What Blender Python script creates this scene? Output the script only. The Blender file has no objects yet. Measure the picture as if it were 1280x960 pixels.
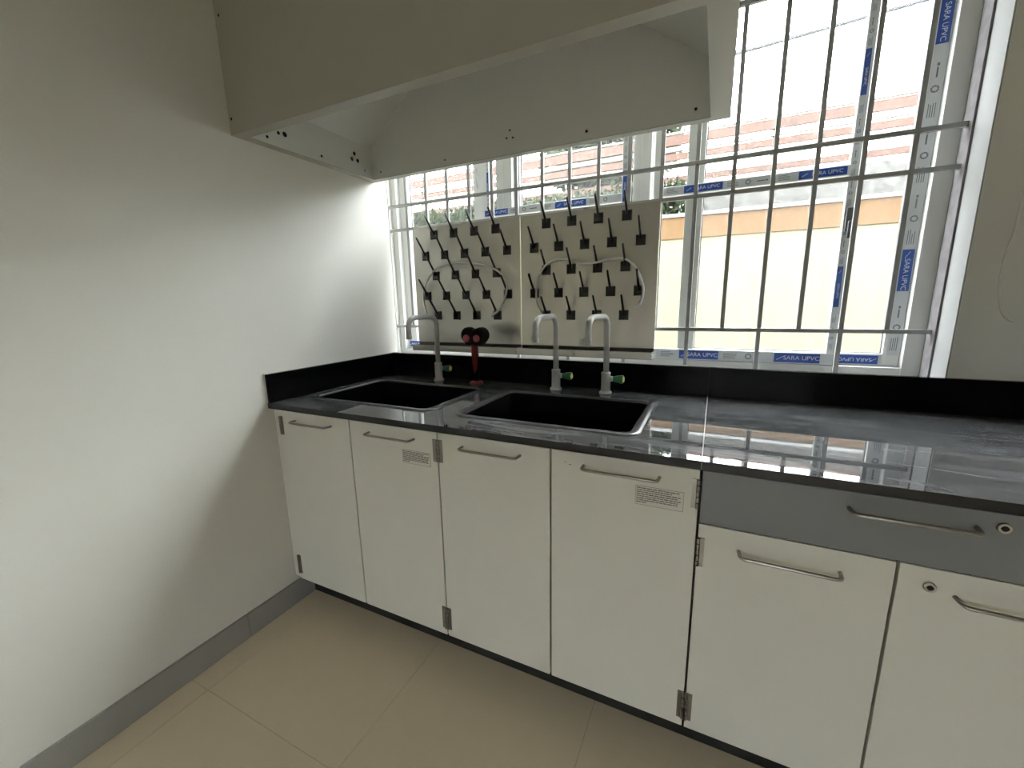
import bpy, bmesh, math, random
from mathutils import Matrix, Vector

random.seed(7)
SC = bpy.context.scene
COL = SC.collection
rad = math.radians

# ------------------------------------------------------------------ camera
cam = bpy.data.cameras.new('camera')
cam.sensor_width = 36.0
cam.lens = 521.29 / 1280.0 * 36.0
cam.clip_start = 0.02
cam_o = bpy.data.objects.new('camera', cam)
COL.objects.link(cam_o)
cam_o.matrix_world = (Matrix.Translation((1.5701, -1.0234, 1.2774))
                      @ Matrix.Rotation(rad(25.823), 4, 'Z')
                      @ Matrix.Rotation(rad(90 - 11.264), 4, 'X')
                      @ Matrix.Rotation(rad(-1.086), 4, 'Z'))
SC.camera = cam_o

# ------------------------------------------------------------------ sky (bright overcast) and exposure
W = bpy.data.worlds.new('overcast_sky')
SC.world = W
W.use_nodes = True
bg = W.node_tree.nodes['Background']
bg.inputs['Color'].default_value = (0.93, 0.97, 1.0, 1)
bg.inputs['Strength'].default_value = 18.5
W.cycles.sampling_method = 'MANUAL'
W.cycles.sample_map_resolution = 256

vs = SC.view_settings
vs.view_transform = 'Standard'
vs.look = 'None'
vs.gamma = 1
vs.use_curve_mapping = False
vs.exposure = 0.3
SC.cycles.max_bounces = 12
SC.cycles.diffuse_bounces = 8
SC.cycles.transparent_max_bounces = 16
SC.cycles.sample_clamp_indirect = 6.0
SC.cycles.use_denoising = True


# ------------------------------------------------------------------ materials
def mat(name, col, rough=0.5, metal=0.0, spec=0.5, noise=None, bump=None, rvar=None, coat=0.0):
    """Principled surface. noise=(scale, amount[, second colour]) varies colour, bump=(scale, strength)."""
    m = bpy.data.materials.new(name)
    m.use_nodes = True
    nt = m.node_tree
    p = nt.nodes['Principled BSDF']
    p.inputs['Base Color'].default_value = (*col, 1)
    p.inputs['Roughness'].default_value = rough
    p.inputs['Metallic'].default_value = metal
    p.inputs['Specular IOR Level'].default_value = spec
    p.inputs['Coat Weight'].default_value = coat
    tc = nt.nodes.new('ShaderNodeTexCoord')
    if noise:
        n = nt.nodes.new('ShaderNodeTexNoise')
        n.inputs['Scale'].default_value = noise[0]
        n.inputs['Detail'].default_value = 5
        nt.links.new(tc.outputs['Object'], n.inputs['Vector'])
        r = nt.nodes.new('ShaderNodeValToRGB')
        c2 = noise[2] if len(noise) > 2 else tuple(max(0, c * (1 - noise[1])) for c in col)
        r.color_ramp.elements[0].position = 0.3
        r.color_ramp.elements[1].position = 0.7
        r.color_ramp.elements[0].color = (*c2, 1)
        r.color_ramp.elements[1].color = (*col, 1)
        nt.links.new(n.outputs['Fac'], r.inputs['Fac'])
        nt.links.new(r.outputs['Color'], p.inputs['Base Color'])
    if rvar:
        n2 = nt.nodes.new('ShaderNodeTexNoise')
        n2.inputs['Scale'].default_value = rvar[0]
        n2.inputs['Detail'].default_value = 4
        nt.links.new(tc.outputs['Object'], n2.inputs['Vector'])
        mr = nt.nodes.new('ShaderNodeMapRange')
        mr.inputs['From Min'].default_value = 0.35
        mr.inputs['From Max'].default_value = 0.7
        mr.inputs['To Min'].default_value = rvar[1]
        mr.inputs['To Max'].default_value = rvar[2]
        nt.links.new(n2.outputs['Fac'], mr.inputs['Value'])
        nt.links.new(mr.outputs['Result'], p.inputs['Roughness'])
    if bump:
        n3 = nt.nodes.new('ShaderNodeTexNoise')
        n3.inputs['Scale'].default_value = bump[0]
        n3.inputs['Detail'].default_value = 3
        nt.links.new(tc.outputs['Object'], n3.inputs['Vector'])
        b = nt.nodes.new('ShaderNodeBump')
        b.inputs['Strength'].default_value = bump[1]
        b.inputs['Distance'].default_value = 0.002
        nt.links.new(n3.outputs['Fac'], b.inputs['Height'])
        nt.links.new(b.outputs['Normal'], p.inputs['Normal'])
    return m


def granite():
    """Polished black stone with wiped grey residue streaks."""
    m = bpy.data.materials.new('black_granite')
    m.use_nodes = True
    nt = m.node_tree
    p = nt.nodes['Principled BSDF']
    tc = nt.nodes.new('ShaderNodeTexCoord')
    mp = nt.nodes.new('ShaderNodeMapping')
    mp.inputs['Rotation'].default_value = (0, 0, rad(8))
    mp.inputs['Scale'].default_value = (1.0, 5.0, 1.0)
    nt.links.new(tc.outputs['Object'], mp.inputs['Vector'])
    n = nt.nodes.new('ShaderNodeTexNoise')
    n.inputs['Scale'].default_value = 3.5
    n.inputs['Detail'].default_value = 8
    n.inputs['Distortion'].default_value = 1.2
    nt.links.new(mp.outputs['Vector'], n.inputs['Vector'])
    r = nt.nodes.new('ShaderNodeValToRGB')
    r.color_ramp.elements[0].position = 0.40
    r.color_ramp.elements[0].color = (0.050, 0.051, 0.053, 1)
    r.color_ramp.elements[1].position = 0.72
    r.color_ramp.elements[1].color = (0.13, 0.133, 0.137, 1)
    nt.links.new(n.outputs['Fac'], r.inputs['Fac'])
    nt.links.new(r.outputs['Color'], p.inputs['Base Color'])
    mr = nt.nodes.new('ShaderNodeMapRange')
    mr.inputs['From Min'].default_value = 0.35
    mr.inputs['From Max'].default_value = 0.75
    mr.inputs['To Min'].default_value = 0.008
    mr.inputs['To Max'].default_value = 0.05
    nt.links.new(n.outputs['Fac'], mr.inputs['Value'])
    nt.links.new(mr.outputs['Result'], p.inputs['Roughness'])
    p.inputs['Specular IOR Level'].default_value = 0.65
    return m


def brushed_steel():
    m = bpy.data.materials.new('brushed_stainless_steel')
    m.use_nodes = True
    nt = m.node_tree
    p = nt.nodes['Principled BSDF']
    p.inputs['Metallic'].default_value = 0.7
    tc = nt.nodes.new('ShaderNodeTexCoord')
    n = nt.nodes.new('ShaderNodeTexNoise')
    n.inputs['Scale'].default_value = 3.0
    n.inputs['Detail'].default_value = 4
    nt.links.new(tc.outputs['Object'], n.inputs['Vector'])
    r = nt.nodes.new('ShaderNodeValToRGB')
    r.color_ramp.elements[0].position = 0.3
    r.color_ramp.elements[0].color = (0.80, 0.78, 0.72, 1)
    r.color_ramp.elements[1].position = 0.7
    r.color_ramp.elements[1].color = (0.92, 0.90, 0.84, 1)
    nt.links.new(n.outputs['Fac'], r.inputs['Fac'])
    nt.links.new(r.outputs['Color'], p.inputs['Base Color'])
    p.inputs['Roughness'].default_value = 0.27
    return m


def glass(name, dust):
    """Thin window pane: see-through, with a film of dust that scatters light, and a faint mirror."""
    m = bpy.data.materials.new(name)
    m.use_nodes = True
    nt = m.node_tree
    for n in list(nt.nodes):
        nt.nodes.remove(n)
    out = nt.nodes.new('ShaderNodeOutputMaterial')
    tr = nt.nodes.new('ShaderNodeBsdfTransparent')
    tr.inputs['Color'].default_value = (0.99, 0.995, 0.99, 1)
    tl = nt.nodes.new('ShaderNodeBsdfTranslucent')
    tl.inputs['Color'].default_value = (0.9, 0.92, 0.92, 1)
    mx = nt.nodes.new('ShaderNodeMixShader')
    tc = nt.nodes.new('ShaderNodeTexCoord')
    no = nt.nodes.new('ShaderNodeTexNoise')
    no.inputs['Scale'].default_value = 45
    no.inputs['Detail'].default_value = 6
    nt.links.new(tc.outputs['Object'], no.inputs['Vector'])
    mr = nt.nodes.new('ShaderNodeMapRange')
    mr.inputs['From Min'].default_value = 0.3
    mr.inputs['From Max'].default_value = 0.7
    mr.inputs['To Min'].default_value = dust * 0.6
    mr.inputs['To Max'].default_value = dust * 1.4
    nt.links.new(no.outputs['Fac'], mr.inputs['Value'])
    nt.links.new(mr.outputs['Result'], mx.inputs['Fac'])
    nt.links.new(tr.outputs['BSDF'], mx.inputs[1])
    nt.links.new(tl.outputs['BSDF'], mx.inputs[2])
    gl = nt.nodes.new('ShaderNodeBsdfGlossy')
    gl.inputs['Roughness'].default_value = 0.02
    mx2 = nt.nodes.new('ShaderNodeMixShader')
    mx2.inputs['Fac'].default_value = 0.02
    nt.links.new(mx.outputs['Shader'], mx2.inputs[1])
    nt.links.new(gl.outputs['BSDF'], mx2.inputs[2])
    nt.links.new(mx2.outputs['Shader'], out.inputs['Surface'])
    return m


M = {}
M['wall'] = mat('painted_wall', (0.80, 0.79, 0.735), 0.75, noise=(1.6, 0.03), bump=(220, 0.12))
M['wall_far'] = mat('darkened_far_wall', (0.13, 0.128, 0.118), 0.75, noise=(1.6, 0.03), bump=(220, 0.12))  # unseen far walls, darkened to cut bounce light
M['ceiling'] = mat('darkened_ceiling', (0.22, 0.22, 0.21), 0.8, noise=(2, 0.03))  # unseen ceiling, made dark so it bounces less light
M['plaster'] = mat('white_plaster', (0.40, 0.405, 0.40), 0.8, noise=(9, 0.06), bump=(60, 0.2))
M['mortar'] = mat('bare_mortar', (0.23, 0.215, 0.225), 0.9, noise=(25, 0.3), bump=(50, 0.5))
M['tile'] = mat('beige_floor_tile', (0.72, 0.62, 0.44), 0.32, noise=(9, 0.025), rvar=(6, 0.28, 0.36))
M['grout'] = mat('floor_grout', (0.36, 0.31, 0.22), 0.9, noise=(20, 0.1))
M['skirting'] = mat('grey_skirting_tile', (0.33, 0.325, 0.295), 0.4, noise=(8, 0.08))
M['granite'] = granite()
M['granite_up'] = mat('clean_black_granite', (0.004, 0.004, 0.0045), 0.18, noise=(30, 0.3), spec=0.04)
M['granite_edge'] = mat('black_granite_edge', (0.022, 0.022, 0.023), 0.3, noise=(60, 0.3), spec=0.2)
M['caulk'] = mat('white_caulk', (0.80, 0.80, 0.77), 0.5, noise=(40, 0.05))
M['joint'] = mat('pale_joint_filler', (0.22, 0.22, 0.215), 0.5, noise=(60, 0.2))
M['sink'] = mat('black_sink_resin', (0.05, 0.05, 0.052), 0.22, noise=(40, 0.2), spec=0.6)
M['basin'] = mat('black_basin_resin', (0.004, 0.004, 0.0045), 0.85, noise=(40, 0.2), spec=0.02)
M['cabinet'] = mat('cream_white_powder_coat', (0.70, 0.69, 0.625), 0.45, noise=(6, 0.03), bump=(300, 0.06))
M['drawer'] = mat('grey_powder_coat', (0.155, 0.165, 0.175), 0.4, noise=(6, 0.04), bump=(300, 0.06))
M['carcass'] = mat('dark_carcass', (0.05, 0.05, 0.048), 0.6, noise=(10, 0.1))
M['black'] = mat('black_plinth', (0.008, 0.008, 0.008), 0.5, noise=(10, 0.1))
M['chrome'] = mat('satin_nickel', (0.42, 0.40, 0.36), 0.3, metal=1.0, noise=(30, 0.08))
M['hinge'] = mat('steel_hinge', (0.24, 0.228, 0.205), 0.35, metal=0.9, noise=(30, 0.1))
M['hole'] = mat('dark_hole', (0.006, 0.006, 0.006), 0.9, noise=(10, 0.1))
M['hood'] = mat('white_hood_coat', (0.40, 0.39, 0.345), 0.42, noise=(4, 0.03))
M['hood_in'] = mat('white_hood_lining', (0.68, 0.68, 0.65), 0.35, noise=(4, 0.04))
M['bar'] = mat('grey_painted_iron', (0.36, 0.365, 0.365), 0.45, noise=(30, 0.12), bump=(200, 0.15))
M['upvc'] = mat('white_upvc', (0.80, 0.81, 0.80), 0.35, noise=(3, 0.02))
M['film'] = mat('pale_protective_film', (0.68, 0.71, 0.73), 0.35, noise=(14, 0.05))
M['blue'] = mat('blue_label_print', (0.018, 0.065, 0.30), 0.4, noise=(30, 0.12))
M['white_ink'] = mat('white_label_print', (0.85, 0.86, 0.88), 0.5, noise=(30, 0.05))
M['grey_ink'] = mat('grey_label_print', (0.16, 0.17, 0.19), 0.5, noise=(30, 0.1))
M['latch'] = mat('dark_window_latch', (0.06, 0.06, 0.065), 0.4, noise=(20, 0.1))
M['gasket'] = mat('grey_gasket', (0.20, 0.20, 0.21), 0.6, noise=(20, 0.1))
M['glass_dusty'] = glass('dusty_glass', 0.012)
M['glass_clear'] = glass('clean_glass', 0.002)
M['steel'] = brushed_steel()
M['tray'] = mat('painted_shade_trough', (0.05, 0.042, 0.034), 0.6, metal=0.2, noise=(10, 0.1))  # dark colour paints in the shade inside the trough
M['peg'] = mat('black_plastic_peg', (0.010, 0.010, 0.011), 0.4, noise=(40, 0.2))
M['hose'] = mat('translucent_white_hose', (0.80, 0.80, 0.79), 0.35, noise=(40, 0.04))
M['tap'] = mat('pale_grey_epoxy_coat', (0.47, 0.47, 0.45), 0.3, noise=(20, 0.03))
M['green'] = mat('green_plastic_knob', (0.012, 0.10, 0.035), 0.3, noise=(30, 0.1))
M['yellow'] = mat('yellow_knob_cap', (0.75, 0.60, 0.12), 0.35, noise=(30, 0.1))
M['rubber'] = mat('black_rubber', (0.005, 0.006, 0.005), 0.7, noise=(30, 0.2), spec=0.15)
M['red'] = mat('red_plastic', (0.19, 0.009, 0.008), 0.35, noise=(30, 0.1))
M['pink'] = mat('pink_nozzle_cap', (0.30, 0.04, 0.065), 0.4, noise=(30, 0.08))
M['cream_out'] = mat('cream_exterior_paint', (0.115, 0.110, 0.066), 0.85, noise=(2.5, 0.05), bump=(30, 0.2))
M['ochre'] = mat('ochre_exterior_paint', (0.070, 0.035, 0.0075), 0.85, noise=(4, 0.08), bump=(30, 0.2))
M['coping'] = mat('white_coping', (0.25, 0.25, 0.245), 0.85, noise=(6, 0.05))
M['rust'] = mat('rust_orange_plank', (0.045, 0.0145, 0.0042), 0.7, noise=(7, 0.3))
M['cream_rail'] = mat('cream_rail', (0.20, 0.19, 0.16), 0.7, noise=(7, 0.06))
M['concrete'] = mat('alley_concrete', (0.11, 0.105, 0.095), 0.9, noise=(3, 0.15), bump=(40, 0.3))
M['rough_wall'] = mat('weathered_concrete', (0.085, 0.082, 0.075), 0.95, noise=(14, 0.7, (0.025, 0.024, 0.022)), bump=(30, 0.6))
M['dim_ground'] = mat('dark_added_ground', (0.03, 0.045, 0.018), 0.9, noise=(6, 0.3))  # added ground behind the room, dark to reflect little light
M['sky_block'] = mat('dark_sky_blocker', (0.07, 0.05, 0.04), 0.9, noise=(4, 0.3))  # added blocker wall, dark so little light returns through the rear door
M['leaf'] = mat('green_leaf', (0.022, 0.030, 0.012), 0.8, spec=0.1, noise=(3, 0.4, (0.010, 0.015, 0.007)))
M['stem'] = mat('brown_stem', (0.10, 0.07, 0.045), 0.8, noise=(10, 0.2))
M['cable'] = mat('grey_cable', (0.05, 0.052, 0.055), 0.6, noise=(20, 0.15))
M['wire'] = mat('white_wire', (0.90, 0.90, 0.88), 0.4, noise=(30, 0.05))
M['notice'] = mat('clear_notice_film', (0.66, 0.65, 0.585), 0.3, noise=(20, 0.03))
M['scuff'] = mat('reddish_scuff', (0.36, 0.24, 0.20), 0.6, noise=(80, 0.3))
M['ink'] = mat('dark_notice_print', (0.07, 0.07, 0.06), 0.6, noise=(30, 0.1))


# ------------------------------------------------------------------ mesh helpers
def box(bm, x0, x1, y0, y1, z0, z1, mi=0, bev=0.0):
    vs_ = [bm.verts.new((x, y, z)) for x in (x0, x1) for y in (y0, y1) for z in (z0, z1)]
    idx = [(0, 1, 3, 2), (4, 6, 7, 5), (0, 4, 5, 1), (2, 3, 7, 6), (0, 2, 6, 4), (1, 5, 7, 3)]
    fs = [bm.faces.new([vs_[i] for i in f]) for f in idx]
    for f in fs:
        f.material_index = mi
    if bev > 0:
        es = list({e for f in fs for e in f.edges})
        r = bmesh.ops.bevel(bm, geom=es, offset=bev, segments=2, profile=0.5, affect='EDGES')
        for f in r['faces']:
            f.material_index = mi
    return fs


def tube(bm, pts, r, n=10, mi=0, caps=True, radii=None):
    pts = [Vector(p) for p in pts]
    rings = []
    up = None
    for i, p in enumerate(pts):
        if i == 0:
            t = pts[1] - p
        elif i == len(pts) - 1:
            t = p - pts[i - 1]
        else:
            t = (pts[i + 1] - p).normalized() + (p - pts[i - 1]).normalized()
        t.normalize()
        if up is None:
            up = Vector((0, 0, 1)) if abs(t.z) < 0.9 else Vector((1, 0, 0))
        a = t.cross(up)
        a.normalize()
        b = a.cross(t)
        b.normalize()
        up = b
        rr = radii[i] if radii else r
        rings.append([bm.verts.new(p + (a * math.cos(2 * math.pi * k / n) + b * math.sin(2 * math.pi * k / n)) * rr)
                      for k in range(n)])
    for i in range(len(rings) - 1):
        for k in range(n):
            f = bm.faces.new((rings[i][k], rings[i][(k + 1) % n], rings[i + 1][(k + 1) % n], rings[i + 1][k]))
            f.material_index = mi
            f.smooth = True
    if caps:
        f = bm.faces.new(rings[0]); f.material_index = mi
        f = bm.faces.new(list(reversed(rings[-1]))); f.material_index = mi
    bmesh.ops.recalc_face_normals(bm, faces=list(bm.faces))


def lathe(bm, prof, origin=(0, 0, 0), axis='Z', n=24, mi=0):
    """prof: list of (radius, height) along the axis."""
    o = Vector(origin)
    rings = []
    for r, h in prof:
        ring = []
        for k in range(n):
            a = 2 * math.pi * k / n
            c, s = r * math.cos(a), r * math.sin(a)
            v = {'Z': (c, s, h), 'X': (h, c, s), 'Y': (s, h, c)}[axis]
            ring.append(bm.verts.new(o + Vector(v)))
        rings.append(ring)
    for i in range(len(rings) - 1):
        for k in range(n):
            f = bm.faces.new((rings[i][k], rings[i][(k + 1) % n], rings[i + 1][(k + 1) % n], rings[i + 1][k]))
            f.smooth = True
            f.material_index = mi
    f = bm.faces.new(list(reversed(rings[0]))); f.material_index = mi
    f = bm.faces.new(rings[-1]); f.material_index = mi
    bmesh.ops.recalc_face_normals(bm, faces=list(bm.faces))


def cells(bm, xs, ys, zs, solid, mi=0):
    """Solid built of grid cells; solid(i, j, k) says which exist. Only outer faces are made."""
    cache = {}

    def v(i, j, k):
        if (i, j, k) not in cache:
            cache[(i, j, k)] = bm.verts.new((xs[i], ys[j], zs[k]))
        return cache[(i, j, k)]
    nx, ny, nz = len(xs) - 1, len(ys) - 1, len(zs) - 1

    def s(i, j, k):
        return 0 <= i < nx and 0 <= j < ny and 0 <= k < nz and solid(i, j, k)
    for i in range(nx):
        for j in range(ny):
            for k in range(nz):
                if not s(i, j, k):
                    continue
                q = [((-1, 0, 0), [(0, 0, 0), (0, 0, 1), (0, 1, 1), (0, 1, 0)]),
                     ((1, 0, 0), [(1, 0, 0), (1, 1, 0), (1, 1, 1), (1, 0, 1)]),
                     ((0, -1, 0), [(0, 0, 0), (1, 0, 0), (1, 0, 1), (0, 0, 1)]),
                     ((0, 1, 0), [(0, 1, 0), (0, 1, 1), (1, 1, 1), (1, 1, 0)]),
                     ((0, 0, -1), [(0, 0, 0), (0, 1, 0), (1, 1, 0), (1, 0, 0)]),
                     ((0, 0, 1), [(0, 0, 1), (1, 0, 1), (1, 1, 1), (0, 1, 1)])]
                for d, c in q:
                    if not s(i + d[0], j + d[1], k + d[2]):
                        f = bm.faces.new([v(i + a, j + b, k + e) for a, b, e in c])
                        f.material_index = mi


def rrect(x0, x1, y0, y1, r, z, n=6):
    out = []
    for cx, cy, a0 in ((x1 - r, y1 - r, 0), (x0 + r, y1 - r, 90), (x0 + r, y0 + r, 180), (x1 - r, y0 + r, 270)):
        for k in range(n + 1):
            a = rad(a0 + 90 * k / n)
            out.append((cx + r * math.cos(a), cy + r * math.sin(a), z))
    return out


def loft(bm, loops, close_end=False, mi=0, smooth=True):
    R_ = [[bm.verts.new(p) for p in l] for l in loops]
    n = len(R_[0])
    for i in range(len(R_) - 1):
        for k in range(n):
            f = bm.faces.new((R_[i][k], R_[i][(k + 1) % n], R_[i + 1][(k + 1) % n], R_[i + 1][k]))
            f.material_index = mi
            f.smooth = smooth
    if close_end:
        f = bm.faces.new(R_[-1])
        f.material_index = mi
    return R_


def link(name, bm, mats, parent=None, smooth=False):
    me = bpy.data.meshes.new(name)
    if smooth:
        for f in bm.faces:
            f.smooth = True
    bm.to_mesh(me)
    bm.free()
    for m in (mats if isinstance(mats, (list, tuple)) else [mats]):
        me.materials.append(M[m])
    o = bpy.data.objects.new(name, me)
    COL.objects.link(o)
    if parent:
        o.parent = parent
        o.matrix_parent_inverse = parent.matrix_world.inverted()
    return o


def share(name, mesh, loc, parent):
    o = bpy.data.objects.new(name, mesh)
    COL.objects.link(o)
    o.location = loc
    o.parent = parent
    return o


def empty(name, loc=(0, 0, 0)):
    o = bpy.data.objects.new(name, None)
    COL.objects.link(o)
    o.empty_display_size = 0.05
    return o


def tag(o, label=None, cat=None, group=None, kind=None):
    if label: o['label'] = label
    if cat: o['category'] = cat
    if group: o['group'] = group
    if kind: o['kind'] = kind
    return o


def simple(name, m, parent, *a, bev=0.0):
    bm = bmesh.new()
    box(bm, *a, bev=bev)
    return link(name, bm, m, parent)


def arc_path(pts, r, n=6):
    """Polyline with rounded corners."""
    pts = [Vector(p) for p in pts]
    out = [pts[0]]
    for i in range(1, len(pts) - 1):
        a, b, c = pts[i - 1], pts[i], pts[i + 1]
        d1 = (a - b).normalized(); d2 = (c - b).normalized()
        p1 = b + d1 * r; p2 = b + d2 * r
        for k in range(n + 1):
            t = k / n
            out.append(p1 * (1 - t) ** 2 + b * 2 * t * (1 - t) + p2 * t ** 2)
    out.append(pts[-1])
    return out


def smooth_path(pts, n=5):
    """Catmull-Rom through points."""
    P = [Vector(p) for p in pts]
    P = [P[0] * 2 - P[1]] + P + [P[-1] * 2 - P[-2]]
    out = []
    for i in range(1, len(P) - 2):
        for k in range(n):
            t = k / n
            a, b, c, d = P[i - 1], P[i], P[i + 1], P[i + 2]
            out.append(0.5 * ((2 * b) + (c - a) * t + (2 * a - 5 * b + 4 * c - d) * t * t + (3 * b - a - 3 * c + d) * t ** 3))
    out.append(P[-2])
    return out


def text_into(bm, body, size, matrix, mi, extrude=0.0002):
    cu = bpy.data.curves.new('lettering', 'FONT')
    cu.body = body
    cu.size = size
    cu.extrude = extrude
    cu.align_x = 'CENTER'
    cu.align_y = 'CENTER'
    ob = bpy.data.objects.new('lettering', cu)
    COL.objects.link(ob)
    dg = bpy.context.evaluated_depsgraph_get()
    me = bpy.data.meshes.new_from_object(ob.evaluated_get(dg))
    me.transform(matrix)
    n0 = len(bm.faces)
    bm.from_mesh(me)
    bm.faces.ensure_lookup_table()
    for f in bm.faces[n0:]:
        f.material_index = mi
    bpy.data.objects.remove(ob)
    bpy.data.curves.remove(cu)
    bpy.data.meshes.remove(me)


# ------------------------------------------------------------------ room shell
RX, RY0, RZ = 5.0, -4.4, 3.0          # room: x 0..RX, y RY0..D, z 0..RZ
D = 0.737                              # inner face of the window wall
WX0, WX1, WZ0, WZ1 = -0.10, 2.245, 0.975, 2.46    # window opening above the worktop
VX0, VX1 = 2.62, 4.92                             # added unseen window on the same wall, for fill light
QX0, QX1, QZ0, QZ1 = 1.1, 2.9, 0.02, 2.0          # added glazed door behind the camera, for fill light

fl = tag(simple('floor', 'grout', None, -0.2, RX + 0.2, RY0 - 0.2, 1.06, -0.12, -0.0012), kind='structure')
bm = bmesh.new()
box(bm, 0.0006, 0.5994, 0.0006, 0.5994, -0.01, 0.0, bev=0.0005)
tile_o = link('floor_tile', bm, 'tile', fl)
tile_o.location = (0.104, -0.41, 0)
for i in range(-1, 10):
    for j in range(-7, 1):
        if (i, j) == (0, 0):
            continue
        x, y = 0.104 + 0.6 * i, -0.41 + 0.6 * j
        if x + 0.6 <= 0 or x >= RX or y + 0.6 <= RY0:
            continue
        share('floor_tile', tile_o.data, (x, y, 0), fl)

tag(simple('ceiling', 'ceiling', None, -0.2, RX + 0.2, RY0 - 0.2, 1.06, RZ, RZ + 0.12), kind='structure')
tag(simple('wall_left', 'wall', None, -0.2, 0.0, RY0 - 0.2, 0.778, -0.1, RZ), kind='structure')
tag(simple('wall_right', 'wall_far', None, RX, RX + 0.2, RY0 - 0.2, 1.06, -0.1, RZ), kind='structure')
bm = bmesh.new()
cells(bm, [0.0, QX0, QX1, RX], [RY0 - 0.2, RY0], [-0.1, QZ0, QZ1, RZ], lambda i, j, k: not (i == 1 and k == 1))
tag(link('wall_rear', bm, 'wall_far'), kind='structure')
bm = bmesh.new()
cells(bm, [-0.35, WX0, WX1, VX0, VX1, RX], [D, 1.06], [-0.1, WZ0, WZ1, RZ],
      lambda i, j, k: not (k == 1 and i in (1, 3)))
tag(link('wall_back', bm, 'wall'), kind='structure')
# plaster reveal lining (whiter than the room wall) and sill of the window over the sinks
bm = bmesh.new()
box(bm, WX1 - 0.004, WX1 + 0.001, D + 0.002, 1.05, WZ0, WZ1)
box(bm, WX0, WX1, D + 0.002, 1.05, WZ0 - 0.001, WZ0 + 0.006)
tag(link('trim_1', bm, 'plaster'), kind='structure')
bm = bmesh.new()
box(bm, WX1 - 0.010, WX1 - 0.0035, 0.842, 0.898, WZ0 + 0.006, WZ1)
tag(link('trim_2', bm, 'mortar'), kind='structure')
# skirting along the left wall, in tiles
sk = tag(empty('baseboard_left'), kind='structure')
y = RY0
while y < 0.09:
    y1 = min(y + 0.598, 0.098)
    simple('skirting_tile', 'skirting', sk, 0.0, 0.012, y, y1, 0.0, 0.099, bev=0.0015)
    y += 0.6

# ------------------------------------------------------------------ window over the sinks
win = tag(empty('window_1'), kind='structure')
FY0, FY1 = 0.925, 1.045
bm = bmesh.new()
box(bm, 2.190, 2.245, FY0, FY1, 0.98, 2.45, bev=0.002)
box(bm, -0.10, -0.066, FY0, FY1, 0.98, 2.45, bev=0.002)
box(bm, -0.066, 2.190, FY0, FY1, 0.98, 1.012, bev=0.002)
box(bm, -0.066, 2.190, FY0, FY1, 2.40, 2.45, bev=0.002)
link('window_frame', bm, 'upvc', win)
for (a, b) in ((1.210, 1.285), (0.541, 0.628)):
    bm = bmesh.new()
    box(bm, a, b, 0.962, 1.044, 1.012, 2.40, bev=0.002)
    box(bm, a + (b - a) * 0.42, a + (b - a) * 0.46, 0.9595, 0.963, 1.012, 2.40)
    box(bm, b, b + 0.018, 0.985, 1.03, 1.012, 2.40)
    link('mullion', bm, 'upvc', win)


def sash(x0, x1, y0, y1, wl, wr, z0=1.013, z1=2.395, zr=0.045, transom=None, pane='glass_dusty', gasket=True):
    bm = bmesh.new()
    box(bm, x0, x0 + wl, y0, y1, z0, z1, bev=0.002)
    box(bm, x1 - wr, x1, y0, y1, z0, z1, bev=0.002)
    box(bm, x0 + wl, x1 - wr, y0, y1, z0, z0 + zr, bev=0.002)
    box(bm, x0 + wl, x1 - wr, y0, y1, z1 - zr, z1, bev=0.002)
    if transom:
        box(bm, x0 + wl, x1 - wr, y0, y1, transom[0], transom[1], bev=0.002)
    g = 0.004
    if gasket:   # grey seal round the glass
        yy = (y0 + y1) / 2 + 0.004
        box(bm, x0 + wl, x0 + wl + g, yy - 0.004, yy + 0.004, z0 + zr, z1 - zr, 1)
        box(bm, x1 - wr - g, x1 - wr, yy - 0.004, yy + 0.004, z0 + zr, z1 - zr, 1)
        box(bm, x0 + wl, x1 - wr, yy - 0.004, yy + 0.004, z0 + zr, z0 + zr + g, 1)
    s = link('sash', bm, ['upvc', 'gasket'], win)
    yy = (y0 + y1) / 2 + 0.004
    spans = [(z0 + zr, z1 - zr)] if not transom else [(z0 + zr, transom[0]), (transom[1], z1 - zr)]
    for a, b in spans:
        simple('pane', pane, s, x0 + wl, x1 - wr, yy - 0.002, yy + 0.002, a, b)
    return s


s_right = sash(1.428, 2.190, 0.958, 0.990, 0.066, 0.050)
s_mid = sash(1.303, 2.000, 0.930, 0.955, 0.032, 0.036, transom=(1.692, 1.727), pane='glass_clear', gasket=False)
s_cen = sash(0.486, 1.208, 0.930, 0.955, 0.032, 0.038, transom=(1.692, 1.727), pane='glass_clear', gasket=False)
s_cenr = sash(0.630, 1.190, 0.990, 1.020, 0.03, 0.03)
s_left = sash(-0.066, 0.476, 0.958, 0.990, 0.062, 0.064)


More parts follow.
